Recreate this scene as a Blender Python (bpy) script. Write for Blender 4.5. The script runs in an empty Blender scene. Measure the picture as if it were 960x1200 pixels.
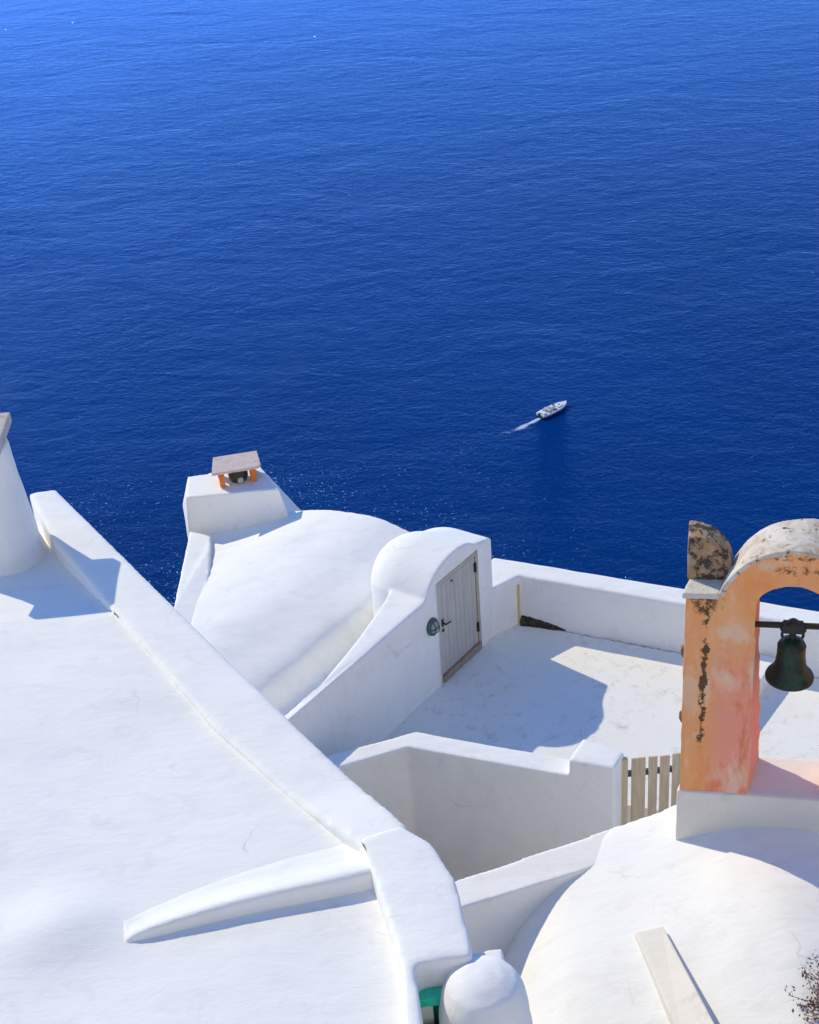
import bpy, bmesh, math, random
from mathutils import Vector, Matrix, noise

random.seed(7)
sc = bpy.context.scene
COL = sc.collection

# ------------------------------------------------------------------ camera
F, CX, CY, H = 1700.0, 480.0, 600.0, 14.0          # focal length and centre in pixels, eye height above the terrace
_n = Vector((226.0, 2992.0, F)).normalized()       # world down, in camera axes (right, down, forward)
_up = -_n
_Y = (Vector((0, 0, 1)) - _up * _up.z).normalized()
_X = _Y.cross(_up)
if _X.x < 0:
    _X = -_X
R = Matrix((_X, _Y, _up))
cam = bpy.data.cameras.new('camera')
camo = bpy.data.objects.new('camera', cam)
COL.objects.link(camo)
M3 = R @ Matrix(((1, 0, 0), (0, -1, 0), (0, 0, -1)))
camo.matrix_world = Matrix.Translation((0, 0, H)) @ M3.to_4x4()
cam.sensor_fit = 'HORIZONTAL'
cam.sensor_width = 36.0
cam.lens = F / 960.0 * 36.0
cam.clip_start = 0.1
cam.clip_end = 60000
sc.camera = camo

# ------------------------------------------------------------------ world, sun, exposure
SUN = Vector((1.50, -1.50, -1.70)).normalized()
elev = math.asin(-SUN.z)
azim = math.atan2(-SUN.x, -SUN.y)
w = bpy.data.worlds.new('World')
sc.world = w
w.use_nodes = True
nt = w.node_tree
sky = nt.nodes.new('ShaderNodeTexSky')
sky.sky_type = 'NISHITA'
sky.sun_disc = False
sky.sun_elevation = elev
sky.sun_rotation = azim % (2 * math.pi)
sky.altitude = 1500
sky.air_density = 1.0
sky.dust_density = 0.0
sky.ozone_density = 2.0
hs = nt.nodes.new('ShaderNodeHueSaturation')
hs.inputs['Saturation'].default_value = 1.3
nt.links.new(sky.outputs[0], hs.inputs['Color'])
tint = nt.nodes.new('ShaderNodeMix')
tint.data_type = 'RGBA'
tint.blend_type = 'MULTIPLY'
tint.inputs[0].default_value = 1.0
tint.inputs[7].default_value = (1.0,0.84,0.94, 1)
nt.links.new(hs.outputs[0], tint.inputs[6])
nt.links.new(tint.outputs[2], nt.nodes['Background'].inputs[0])
nt.nodes['Background'].inputs[1].default_value = 0.15
sl = bpy.data.lights.new('sun', 'SUN')
sl.energy = 2.0
sl.angle = math.radians(0.53)
sl.color = (1.0,0.89,0.62)
so = bpy.data.objects.new('sun', sl)
COL.objects.link(so)
so.rotation_euler = SUN.to_track_quat('-Z', 'Y').to_euler()
so.location = (-20, 20, 30)
sc.view_settings.view_transform = 'Standard'
sc.view_settings.look = 'None'
sc.view_settings.gamma = 1
sc.view_settings.exposure = 0.72
sc.cycles.max_bounces = 8
sc.cycles.diffuse_bounces = 5

# ------------------------------------------------------------------ helpers
def ray(px, py):
    return R @ Vector(((px - CX) / F, (py - CY) / F, 1.0))

def at(px, py, z):
    r = ray(px, py)
    return Vector((0, 0, H)) + r * ((z - H) / r.z)

W0 = Vector((0.33, 19.02, 0))                      # foot of the door jamb: origin of the stair wall's own axes
WD = Vector((0.6, 0.8, 0))
PN = Vector((-0.8, 0.6, 0))

def S(s, q, z):
    return W0 + WD * s + PN * q + Vector((0, 0, z))

def tag(o, label=None, cat=None, group=None, kind=None):
    if label: o['label'] = label
    if cat: o['category'] = cat
    if group: o['group'] = group
    if kind: o['kind'] = kind
    return o

def empty(name, loc, label=None, cat=None, group=None):
    o = bpy.data.objects.new(name, None)
    COL.objects.link(o)
    o.location = loc
    o.empty_display_size = 0.2
    return tag(o, label, cat, group)

def link(name, bm, mat, parent=None, smooth=False, bevel=0.0):
    bmesh.ops.recalc_face_normals(bm, faces=bm.faces)
    me = bpy.data.meshes.new(name)
    bm.to_mesh(me)
    bm.free()
    if mat: me.materials.append(mat)
    o = bpy.data.objects.new(name, me)
    COL.objects.link(o)
    if parent:
        o.parent = parent
        root = parent
        m = Matrix.Identity(4)
        chain = []
        while root:
            chain.append(root)
            root = root.parent
        for c in reversed(chain):
            m = m @ c.matrix_parent_inverse @ c.matrix_basis
        o.matrix_parent_inverse = m.inverted()
    if smooth:
        me.polygons.foreach_set('use_smooth', [True] * len(me.polygons))
    if bevel:
        b = o.modifiers.new('bevel', 'BEVEL')
        b.width = bevel
        b.segments = 2
        b.limit_method = 'ANGLE'
        b.harden_normals = False
    return o

def plaster(o, vox=0.03, it=4, amp=0.012, size=0.6):
    """hand-plastered masonry: soft edges and slightly uneven faces"""
    r = o.modifiers.new('remesh', 'REMESH')
    r.mode = 'VOXEL'
    r.voxel_size = vox
    r.use_smooth_shade = True
    s = o.modifiers.new('soften', 'SMOOTH')
    s.factor = 0.5
    s.iterations = it
    if amp:
        t = bpy.data.textures.new('uneven', 'CLOUDS')
        t.noise_scale = size
        t.noise_depth = 2
        d = o.modifiers.new('uneven', 'DISPLACE')
        d.texture = t
        d.strength = amp * 2
        d.texture_coords = 'GLOBAL'
        s2 = o.modifiers.new('soften_again', 'SMOOTH')
        s2.factor = 0.5
        s2.iterations = 2
    return o

def prism(bm, top, zb):
    """solid under a polygon whose corners have their own heights; zb is the bottom height"""
    tv = [bm.verts.new(p) for p in top]
    bv = [bm.verts.new((p[0], p[1], zb)) for p in top]
    n = len(top)
    bm.faces.new(tv)
    bm.faces.new(list(reversed(bv)))
    for i in range(n):
        j = (i + 1) % n
        bm.faces.new((tv[j], tv[i], bv[i], bv[j]))
    return bm

def extrude(bm, pts, vec):
    """closed polygon swept along a vector"""
    a = [bm.verts.new(p) for p in pts]
    b = [bm.verts.new(Vector(p) + vec) for p in pts]
    n = len(pts)
    fs = [bm.faces.new(a), bm.faces.new(list(reversed(b)))]
    for i in range(n):
        j = (i + 1) % n
        bm.faces.new((a[j], a[i], b[i], b[j]))
    bmesh.ops.triangulate(bm, faces=fs)
    return bm

def box(bm, o, ex, ey, ez):
    """box from corner o with three edge vectors"""
    o, ex, ey, ez = Vector(o), Vector(ex), Vector(ey), Vector(ez)
    c = [o, o + ex, o + ex + ey, o + ey]
    a = [bm.verts.new(p) for p in c]
    b = [bm.verts.new(p + ez) for p in c]
    bm.faces.new(list(reversed(a)))
    bm.faces.new(b)
    for i in range(4):
        j = (i + 1) % 4
        bm.faces.new((a[i], a[j], b[j], b[i]))
    return bm

def grid_solid(bm, P, zb):
    """P[i][j] grid of points: closed solid from that surface down to zb"""
    ni, nj = len(P), len(P[0])
    T = [[bm.verts.new(P[i][j]) for j in range(nj)] for i in range(ni)]
    B = [[bm.verts.new((P[i][j][0], P[i][j][1], zb)) if (i in (0, ni - 1) or j in (0, nj - 1)) else None
          for j in range(nj)] for i in range(ni)]
    for i in range(ni - 1):
        for j in range(nj - 1):
            bm.faces.new((T[i][j], T[i + 1][j], T[i + 1][j + 1], T[i][j + 1]))
    ring = [(i, 0) for i in range(ni)] + [(ni - 1, j) for j in range(1, nj)] + \
           [(i, nj - 1) for i in range(ni - 2, -1, -1)] + [(0, j) for j in range(nj - 2, 0, -1)]
    for k in range(len(ring)):
        a, b = ring[k], ring[(k + 1) % len(ring)]
        bm.faces.new((T[b[0]][b[1]], T[a[0]][a[1]], B[a[0]][a[1]], B[b[0]][b[1]]))
    bm.faces.new([B[i][j] for i, j in ring])
    return bm

def lathe(bm, prof, c, seg=40, cap=True):
    rings = []
    for r, z in prof:
        rings.append([bm.verts.new((c[0] + r * math.cos(2 * math.pi * k / seg),
                                    c[1] + r * math.sin(2 * math.pi * k / seg), c[2] + z)) for k in range(seg)])
    for a, b in zip(rings, rings[1:]):
        for k in range(seg):
            l = (k + 1) % seg
            bm.faces.new((a[k], a[l], b[l], b[k]))
    if cap:
        bm.faces.new(list(reversed(rings[0])))
        bm.faces.new(rings[-1])
    return bm

def tube(bm, a, b, r, seg=12):
    a, b = Vector(a), Vector(b)
    d = (b - a).normalized()
    x = d.orthogonal().normalized()
    y = d.cross(x)
    A = [bm.verts.new(a + (x * math.cos(t) + y * math.sin(t)) * r) for t in [2 * math.pi * k / seg for k in range(seg)]]
    B = [bm.verts.new(b + (x * math.cos(t) + y * math.sin(t)) * r) for t in [2 * math.pi * k / seg for k in range(seg)]]
    for k in range(seg):
        l = (k + 1) % seg
        bm.faces.new((A[k], A[l], B[l], B[k]))
    bm.faces.new(list(reversed(A)))
    bm.faces.new(B)
    return bm

def lerp(tab, x):
    if x <= tab[0][0]:
        return tab[0][1]
    for (a, u), (b, v) in zip(tab, tab[1:]):
        if x <= b:
            t = (x - a) / (b - a)
            return u + (v - u) * t
    return tab[-1][1]

def curve_tab(tab, x):
    """smooth interpolation through a table (monotone cubic)"""
    n = len(tab)
    xs = [t[0] for t in tab]
    ys = [t[1] for t in tab]
    if x <= xs[0]: return ys[0]
    if x >= xs[-1]: return ys[-1]
    d = [(ys[i + 1] - ys[i]) / (xs[i + 1] - xs[i]) for i in range(n - 1)]
    m = [d[0]] + [0 if d[i - 1] * d[i] <= 0 else 2 * d[i - 1] * d[i] / (d[i - 1] + d[i]) for i in range(1, n - 1)] + [d[-1]]
    for i in range(n - 1):
        if x <= xs[i + 1]:
            h = xs[i + 1] - xs[i]
            t = (x - xs[i]) / h
            return ((2 * t**3 - 3 * t**2 + 1) * ys[i] + (t**3 - 2 * t**2 + t) * h * m[i]
                    + (-2 * t**3 + 3 * t**2) * ys[i + 1] + (t**3 - t**2) * h * m[i + 1])

# ------------------------------------------------------------------ materials
class NT:
    def __init__(self, name):
        self.m = bpy.data.materials.new(name)
        self.m.use_nodes = True
        self.t = self.m.node_tree
        self.b = self.t.nodes['Principled BSDF']
    def n(self, typ, **kw):
        nd = self.t.nodes.new(typ)
        for k, v in kw.items():
            setattr(nd, k, v)
        return nd
    def l(self, a, b):
        self.t.links.new(a, b)
    def coord(self, out='Object'):
        return self.n('ShaderNodeTexCoord').outputs[out]
    def noise(self, vec, scale, detail=4, rough=0.55, dist=0.0):
        nd = self.n('ShaderNodeTexNoise')
        nd.inputs['Scale'].default_value = scale
        nd.inputs['Detail'].default_value = detail
        nd.inputs['Roughness'].default_value = rough
        nd.inputs['Distortion'].default_value = dist
        self.l(vec, nd.inputs['Vector'])
        return nd.outputs['Fac']
    def ramp(self, fac, stops):
        nd = self.n('ShaderNodeValToRGB')
        el = nd.color_ramp.elements
        while len(el) < len(stops):
            el.new(0.5)
        for e, (p, c) in zip(el, stops):
            e.position = p
            e.color = (c, c, c, 1) if not hasattr(c, '__len__') else (*c, 1)
        self.l(fac, nd.inputs[0])
        return nd.outputs[0]
    def mix(self, fac, a, b, typ='MIX'):
        nd = self.n('ShaderNodeMix', data_type='RGBA', blend_type=typ)
        if isinstance(fac, (int, float)): nd.inputs[0].default_value = fac
        else: self.l(fac, nd.inputs[0])
        for s, v in ((6, a), (7, b)):
            if hasattr(v, '__len__'): nd.inputs[s].default_value = (*v, 1)
            else: self.l(v, nd.inputs[s])
        return nd.outputs[2]
    def math(self, op, a, b=None, c=None, clamp=False):
        nd = self.n('ShaderNodeMath', operation=op, use_clamp=clamp)
        for i, v in enumerate((a, b, c)):
            if v is None: continue
            if isinstance(v, (int, float)): nd.inputs[i].default_value = v
            else: self.l(v, nd.inputs[i])
        return nd.outputs[0]
    def scale(self, vec, s):
        nd = self.n('ShaderNodeMapping')
        nd.inputs['Scale'].default_value = s
        self.l(vec, nd.inputs['Vector'])
        return nd.outputs[0]
    def bump(self, h, strength, dist, normal=None):
        nd = self.n('ShaderNodeBump')
        nd.inputs['Strength'].default_value = strength
        nd.inputs['Distance'].default_value = dist
        self.l(h, nd.inputs['Height'])
        if normal is not None: self.l(normal, nd.inputs['Normal'])
        return nd.outputs[0]
    def color(self, v):
        if hasattr(v, '__len__'): self.b.inputs['Base Color'].default_value = (*v, 1)
        else: self.l(v, self.b.inputs['Base Color'])
    def rough(self, v, spec=None):
        self.b.inputs['Roughness'].default_value = v
        if spec is not None: self.b.inputs['Specular IOR Level'].default_value = spec

def plaster_mat(name, base=(0.88, 0.865, 0.82), dirt=(0.50, 0.44, 0.36), amount=0.25, bumpk=1.0, specks=0.3):
    k = NT(name)
    c = k.coord()
    big = k.noise(c, 0.7, 5, 0.6)
    mid = k.noise(c, 3.2, 6, 0.65, 0.4)
    fine = k.noise(c, 38, 4, 0.6)
    m1 = k.ramp(big, [(0.35, 0.0), (0.75, 1.0)])
    col = k.mix(k.math('MULTIPLY', m1, 0.35), base, tuple(x * y for x, y in zip(base, (0.955, 0.95, 0.93))))
    st = k.math('MULTIPLY', k.ramp(mid, [(0.56, 0.0), (0.78, 1.0)]), amount)
    col = k.mix(st, col, dirt)
    sp = k.math('MULTIPLY', k.ramp(k.noise(k.scale(c, (1, 1, 1)), 14, 3, 0.7), [(0.70, 0.0), (0.76, 1.0)]),
                k.math('MULTIPLY', k.ramp(big, [(0.5, 0.0), (0.62, 1.0)]), specks))
    col = k.mix(sp, col, (0.30, 0.26, 0.22))
    wp = k.n('ShaderNodeVectorMath', operation='ADD')
    nv = k.n('ShaderNodeTexNoise'); nv.inputs['Scale'].default_value = 2.0; nv.inputs['Detail'].default_value = 5
    k.l(c, nv.inputs['Vector']); k.l(c, wp.inputs[0])
    sv = k.n('ShaderNodeVectorMath', operation='SCALE'); sv.inputs['Scale'].default_value = 0.5
    k.l(nv.outputs['Color'], sv.inputs[0]); k.l(sv.outputs[0], wp.inputs[1])
    vo = k.n('ShaderNodeTexVoronoi', feature='DISTANCE_TO_EDGE'); vo.inputs['Scale'].default_value = 0.55
    k.l(wp.outputs[0], vo.inputs['Vector'])
    line = k.ramp(vo.outputs['Distance'], [(0.0, 1.0), (0.006, 0.0)])
    line = k.math('MULTIPLY', line, k.ramp(k.noise(c, 1.1, 3), [(0.55, 0.0), (0.66, 0.40)]))
    col = k.mix(line, col, (0.45, 0.40, 0.34))
    wash = k.ramp(k.noise(k.scale(c, (0.6, 2.2, 0.5)), 1.3, 6, 0.7, 0.6), [(0.48, 0.0), (0.70, 0.55)])
    col = k.mix(wash, col, tuple(x * y for x, y in zip(base, (0.87, 0.87, 0.88))))
    k.color(col)
    k.rough(0.85, 0.2)
    br = k.noise(k.scale(c, (0.7, 1.6, 1.0)), 7, 6, 0.65, 0.5)
    b1 = k.bump(br, 0.38 * bumpk, 0.02)
    b2 = k.bump(fine, 0.3 * bumpk, 0.004, b1)
    k.l(b2, k.b.inputs['Normal'])
    return k.m

def flat_mat(name, col, rough=0.6, var=0.15, scale=12, metal=0.0, bump=0.2, dist=0.004):
    k = NT(name)
    c = k.coord()
    nz = k.noise(c, scale, 5, 0.6)
    k.color(k.mix(k.ramp(nz, [(0.3, 0.0), (0.7, 1.0)]), tuple(x * (1 - var) for x in col),
                  tuple(min(1, x * (1 + var)) for x in col)))
    k.rough(rough)
    k.b.inputs['Metallic'].default_value = metal
    k.l(k.bump(k.noise(c, scale * 4, 3), bump, dist), k.b.inputs['Normal'])
    return k.m

WHITE = plaster_mat('white_plaster')
WHITE_DIRTY = plaster_mat('weathered_white_plaster', amount=0.5, specks=0.6)
CREAM = plaster_mat('cream_plaster', base=(0.80, 0.76, 0.68), dirt=(0.60, 0.45, 0.30), amount=0.5)

def terrace_mat():
    k = NT('painted_terrace_floor')
    c = k.coord()
    big = k.noise(c, 0.9, 5, 0.65)
    col = k.mix(k.ramp(big, [(0.4, 0.0), (0.7, 0.5)]), (0.87, 0.85, 0.79), (0.83, 0.79, 0.70))
    mid = k.noise(c, 4.5, 8, 0.72, 0.5)
    patch = k.ramp(k.noise(c, 0.75, 2), [(0.38, 0.0), (0.52, 1.0)])
    col = k.mix(k.math('MULTIPLY', k.ramp(mid, [(0.53, 0.0), (0.74, 0.6)]), patch), col, (0.42, 0.34, 0.27))
    sp = k.ramp(k.noise(c, 17, 5, 0.75), [(0.62, 0.0), (0.69, 0.7)])
    col = k.mix(k.math('MULTIPLY', sp, patch), col, (0.16, 0.13, 0.11))
    k.color(col)
    k.rough(0.8, 0.25)
    k.l(k.bump(k.noise(c, 8, 6), 0.3, 0.01), k.b.inputs['Normal'])
    return k.m
FLOOR = terrace_mat()

def sea_mat():
    k = NT('sea_water')
    c = k.coord()
    sw = k.noise(k.scale(c, (0.7, 1.0, 1.0)), 0.035, 4, 0.55, 0.6)
    rot = k.n('ShaderNodeMapping')
    rot.inputs['Rotation'].default_value = (0, 0, math.radians(28))
    rot.inputs['Scale'].default_value = (0.75, 1.0, 1.0)
    k.l(c, rot.inputs['Vector'])
    w1 = k.noise(rot.outputs[0], 0.20, 6, 0.65, 0.4)
    w2 = k.noise(k.scale(c, (0.8, 1.0, 1.0)), 0.8, 5, 0.62, 0.3)
    n1 = k.bump(sw, 0.5, 2.4)
    n2 = k.bump(w1, 0.8, 0.8, n1)
    n3 = k.bump(w2, 1.0, 0.40, n2)
    w3 = k.noise(c, 2.2, 3, 0.6)
    n3 = k.bump(w3, 1.0, 0.17, n3)
    drift = k.noise(c, 0.0045, 4, 0.6)
    col = k.mix(k.ramp(drift, [(0.35, 0.0), (0.7, 1.0)]), (0.000, 0.022, 0.105), (0.000, 0.036, 0.165))
    # sun glints painted into the water colour as pale flecks, near left
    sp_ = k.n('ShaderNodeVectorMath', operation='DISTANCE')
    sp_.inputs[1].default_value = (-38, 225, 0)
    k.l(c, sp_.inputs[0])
    glint_zone = k.ramp(k.math('DIVIDE', sp_.outputs['Value'], 150.0), [(0.10, 1.0), (0.70, 0.0)])
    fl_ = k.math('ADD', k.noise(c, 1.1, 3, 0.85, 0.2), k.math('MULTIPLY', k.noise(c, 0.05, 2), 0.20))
    fl_ = k.math('ADD', fl_, k.math('MULTIPLY', glint_zone, 0.055))
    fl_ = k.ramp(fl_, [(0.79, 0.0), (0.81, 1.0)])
    col = k.mix(k.math('MULTIPLY', fl_, glint_zone), col, (0.50, 0.80, 1.0))
    dif = k.n('ShaderNodeBsdfDiffuse')
    gl_ = k.n('ShaderNodeBsdfGlossy')
    gl_.inputs['Color'].default_value = (0.10, 0.31, 1.0, 1)
    gl_.inputs['Roughness'].default_value = 0.035
    fr = k.n('ShaderNodeFresnel')
    fr.inputs['IOR'].default_value = 1.333
    ms = k.n('ShaderNodeMixShader')
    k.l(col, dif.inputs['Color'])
    k.l(n3, gl_.inputs['Normal'])
    sf = k.bump(w1, 0.8, 0.34, k.bump(sw, 0.5, 1.2))
    k.l(k.bump(w2, 0.9, 0.17, sf), fr.inputs['Normal'])
    k.l(k.math('MULTIPLY', k.math('POWER', fr.outputs[0], 1.28), 1.6, clamp=True), ms.inputs[0]); k.l(dif.outputs[0], ms.inputs[1]); k.l(gl_.outputs[0], ms.inputs[2])
    k.l(ms.outputs[0], k.t.nodes['Material Output'].inputs['Surface'])
    return k.m

def tower_mat():
    """orange lime wash, faded to pink low down, with black lichen runs"""
    k = NT('orange_limewash')
    c = k.coord()
    sep = k.n('ShaderNodeSeparateXYZ')
    k.l(c, sep.inputs[0])
    x, y, z = sep.outputs
    n1 = k.noise(k.scale(c, (1, 1, 0.5)), 2.6, 6, 0.65, 0.6)
    n2 = k.noise(k.scale(c, (1.6, 1.6, 0.7)), 5.5, 7, 0.7, 0.8)
    n3 = k.noise(c, 16, 6, 0.7)
    col = k.mix(k.ramp(n1, [(0.35, 0.0), (0.68, 1.0)]), (0.93, 0.36, 0.12), (0.94, 0.50, 0.23))
    # pink faded zone: lower part of the pier towards the opening
    pz = k.math('MULTIPLY', k.ramp(z, [(0.0, 0.0), (0.001, 1.0)]), k.math('SUBTRACT', 2.15, z, clamp=True), clamp=True)
    px = k.math('MULTIPLY', k.math('SUBTRACT', x, 0.20), 5.0, clamp=True)
    pm = k.math('MULTIPLY', k.math('MULTIPLY', pz, px, clamp=True), k.ramp(n2, [(0.30, 0.35), (0.55, 1.0)]), clamp=True)
    col = k.mix(pm, col, (0.94, 0.37, 0.26))
    red = k.math('MULTIPLY', pm, k.ramp(k.noise(k.scale(c, (2.5, 2.5, 0.8)), 2.3, 4, 0.6, 0.8), [(0.52, 0.0), (0.66, 0.8)]))
    col = k.mix(red, col, (0.80, 0.17, 0.08))
    pale = k.ramp(k.noise(k.scale(c, (1, 1, 0.6)), 3.1, 5, 0.6, 0.4), [(0.53, 0.0), (0.68, 0.8)])
    col = k.mix(pale, col, (0.90, 0.64, 0.46))
    # pale patch under the springing and along the outer edge
    def blob(cx_, cz_, rx, rz):
        a = k.math('POWER', k.math('DIVIDE', k.math('SUBTRACT', x, cx_), rx), 2)
        b = k.math('POWER', k.math('DIVIDE', k.math('SUBTRACT', z, cz_), rz), 2)
        s = k.math('ADD', k.math('ADD', a, b), k.math('MULTIPLY', k.math('SUBTRACT', n2, 0.5), 6.0))
        return k.math('SUBTRACT', 1.35, s, clamp=True)
    col = k.mix(k.math('MULTIPLY', blob(0.46, 1.98, 0.17, 0.10), 0.6), col, (0.88, 0.64, 0.48))
    col = k.mix(k.math('MULTIPLY', blob(0.06, 1.25, 0.11, 0.28), 0.6), col, (0.88, 0.62, 0.42))
    # black lichen
    runx = k.math('MULTIPLY', k.math('ABSOLUTE', k.math('SUBTRACT', x, k.math('MULTIPLY_ADD', n1, 0.10, 0.145))), 14.0)
    run = k.math('SUBTRACT', 1.0, runx, clamp=True)
    runz = k.math('MULTIPLY', k.ramp(k.math('MULTIPLY', z, 0.4), [(0.18, 0.0), (0.32, 1.0), (0.92, 1.0), (0.96, 0.4)]),
                  k.ramp(n3, [(0.36, 0.0), (0.52, 1.0)]))
    topb = k.math('MULTIPLY', blob(0.17, 2.34, 0.17, 0.14), k.ramp(n3, [(0.42, 0.2), (0.52, 1.0)]))
    arch = k.math('MULTIPLY', k.math('MAXIMUM', blob(1.0, 2.72, 0.22, 0.05), blob(0.85, 2.86, 0.34, 0.03)),
                  k.ramp(n3, [(0.48, 0.0), (0.60, 1.0)]))
    zr_ = k.ramp(k.math('MULTIPLY', z, 0.4), [(0.10, 0.0), (0.30, 0.8), (0.55, 1.0), (0.70, 1.0), (0.80, 0.55), (0.92, 0.9), (0.96, 0.3)])
    rv = k.math('ADD', k.math('MULTIPLY', k.math('MULTIPLY', run, zr_), 0.75), k.math('ADD', k.math('MULTIPLY', k.math('SUBTRACT', n3, 0.5), 1.7), k.math('MULTIPLY', k.math('SUBTRACT', n2, 0.5), 1.3)))
    run2 = k.math('MULTIPLY', k.ramp(rv, [(0.42, 0.0), (0.54, 1.0)]), k.math('MULTIPLY', run, 8.0, clamp=True))
    dk = k.math('MAXIMUM', run2, k.math('MAXIMUM', topb, arch))
    dots = k.math('MULTIPLY', k.ramp(n3, [(0.68, 0.0), (0.74, 0.6)]), 0.8)
    dk = k.math('MAXIMUM', dk, dots)
    col = k.mix(k.math('MULTIPLY', dk, 0.93, clamp=True), col, (0.075, 0.05, 0.03))
    k.color(col)
    k.rough(0.9, 0.15)
    b1 = k.bump(n2, 0.5, 0.03)
    k.l(k.bump(n3, 0.5, 0.008, b1), k.b.inputs['Normal'])
    return k.m

def lichen_mat(name, base, mid_, dark, scale=4.0, cover=0.5, seed=0.0):
    k = NT(name)
    c = k.coord()
    m = k.n('ShaderNodeMapping')
    m.inputs['Location'].default_value = (seed, seed, seed)
    k.l(c, m.inputs['Vector'])
    c = m.outputs[0]
    a = k.noise(c, scale, 7, 0.7, 0.5)
    b = k.noise(c, scale * 2.7, 6, 0.7, 0.3)
    col = k.mix(k.ramp(a, [(0.60 - cover * 0.3, 0.0), (0.80 - cover * 0.3, 1.0)]), base, mid_)
    col = k.mix(k.ramp(b, [(0.68 - cover * 0.22, 0.0), (0.76 - cover * 0.22, 1.0)]), col, dark)
    k.color(col)
    k.rough(0.92, 0.15)
    k.l(k.bump(b, 0.6, 0.02), k.b.inputs['Normal'])
    return k.m

# ------------------------------------------------------------------ sea and hillside
SEA_Z = -130.0
bm = bmesh.new()
for sx, sy in ((-1, -1), (1, -1), (1, 1), (-1, 1)):
    bm.verts.new((sx * 25000, sy * 25000 + 20000, 0))
bm.verts.ensure_lookup_table()
bm.faces.new(bm.verts)
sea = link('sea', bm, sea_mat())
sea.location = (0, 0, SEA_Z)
tag(sea, kind='structure')

def hill(x, y):
    e = 17.0 + 0.24 * x if x > -4 else 13.6 + 0.2 * (x + 4)        # brow of the cliff
    e = max(min(e, 20.0), 9.0) - 0.9
    if x > 2: e = 18.6
    if y > e:
        d = y - e
        z = -2.2 - 1.6 * min(d, 60) - 0.9 * max(0, d - 60)
        z += 6.0 * (noise.noise(Vector((x * 0.03, y * 0.03, 3))) - 0.2) * min(1, d / 14)
    elif y > 10: z = -1.6 - 0.6 * (y - 10) / max(e - 10, 1)
    elif y > 5: z = 1.6 - 3.2 * (y - 5) / 5
    elif y > 0: z = 10.5 - 8.9 * y / 5
    else: z = 10.5 - 1.25 * y  # unseen slope behind the camera, steepened to bounce light forward
    return z + 0.25 * noise.noise(Vector((x * 0.5, y * 0.5, 0)))
bm = bmesh.new()
xs = [-160, -110, -75, -50, -35, -25] + [-20 + i for i in range(51)] + [35, 42, 52, 70, 100, 150]
ys = [-90, -60, -40, -25, -12, -6, -3] + [i * 0.8 for i in range(35)] + [29 + i * 3 for i in range(42)]
V = [[bm.verts.new((x, y, hill(x, y))) for y in ys] for x in xs]
for i in range(len(xs) - 1):
    for j in range(len(ys) - 1):
        bm.faces.new((V[i][j], V[i + 1][j], V[i + 1][j + 1], V[i][j + 1]))
k = NT('rock_and_bounce_fill')
c = k.coord()
k.color(k.mix(k.ramp(k.noise(c, 0.35, 8, 0.7), [(0.35, 0.0), (0.65, 1.0)]), (0.13, 0.085, 0.06), (0.34, 0.28, 0.22)))
rock = k.b.inputs['Base Color'].links[0].from_socket
sepz = k.n('ShaderNodeSeparateXYZ')
k.l(c, sepz.inputs[0])
bounce_fill = k.math('MULTIPLY', k.math('SUBTRACT', 9.5, sepz.outputs[1], clamp=True), k.ramp(k.noise(c, 0.6, 5), [(0.30, 0.75), (0.45, 1.0)]))  # near slope made pale as an added bounce fill for the unlit walls
k.color(k.mix(bounce_fill, rock, (0.86, 0.80, 0.70)))
k.rough(0.95)
k.l(k.bump(k.noise(c, 1.2, 8, 0.7), 0.8, 0.4), k.b.inputs['Normal'])
tag(link('hillside', bm, k.m, smooth=True), kind='structure')

# ------------------------------------------------------------------ foreground house with the big roof
LZ = 6.5
house = empty('foreground_house', (-3.5, 10.5, 0),
              'large white foreground house with a flat plastered roof, raised edge band and round tapered chimney', 'house')
kd = Vector((0.525, -0.851, 0))                    # direction of the roof's right-hand edge

def roof_z(x, y):
    z = LZ - 0.05
    z -= 0.115 * max(0.0, y - 11.7)
    g = at(62, 1085, LZ)
    z += 0.095 * math.exp(-(((x - g.x) / 0.42) ** 2 + ((y - g.y) / 0.34) ** 2))
    z += 0.025 * noise.noise(Vector((x * 0.55, y * 0.55, 1.7)))
    return z
# inner line of the raised band, from the far end to the near end
inner = [at(*p, LZ) for p in ((48, 612), (60, 630), (145, 730), (250, 850), (340, 932), (415, 993), (440, 1045), (462, 1110), (474, 1160), (478, 1240))]
outer = [at(*p, LZ) for p in ((65, 572), (104, 610), (200, 705), (318, 821), (400, 900), (470, 970), (505, 990), (530, 1030), (553, 1110), (566, 1240))]
far_l = at(33, 577, LZ)
fd = (outer[0] - far_l).normalized()
# roof slab: rows across from the band to the left
bm = bmesh.new()
NJ = 90
rows = []
line = [inner[0] + (inner[0] - inner[1]).normalized() * 0.75] + inner
pts = []
for a, b in zip(line, line[1:]):
    for t in range(8):
        pts.append(a.lerp(b, t / 8))
pts.append(line[-1])
for p in pts:
    row = []
    for j in range(NJ):
        t = j / (NJ - 1)
        q = p + Vector((0.14, 0.02, 0)) - Vector((6.5 * t ** 1.3, 1.3 * t ** 1.3, 0))
        row.append(Vector((q.x, q.y, roof_z(q.x, q.y))))
    rows.append(row)
grid_solid(bm, rows, 2.0)
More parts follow.
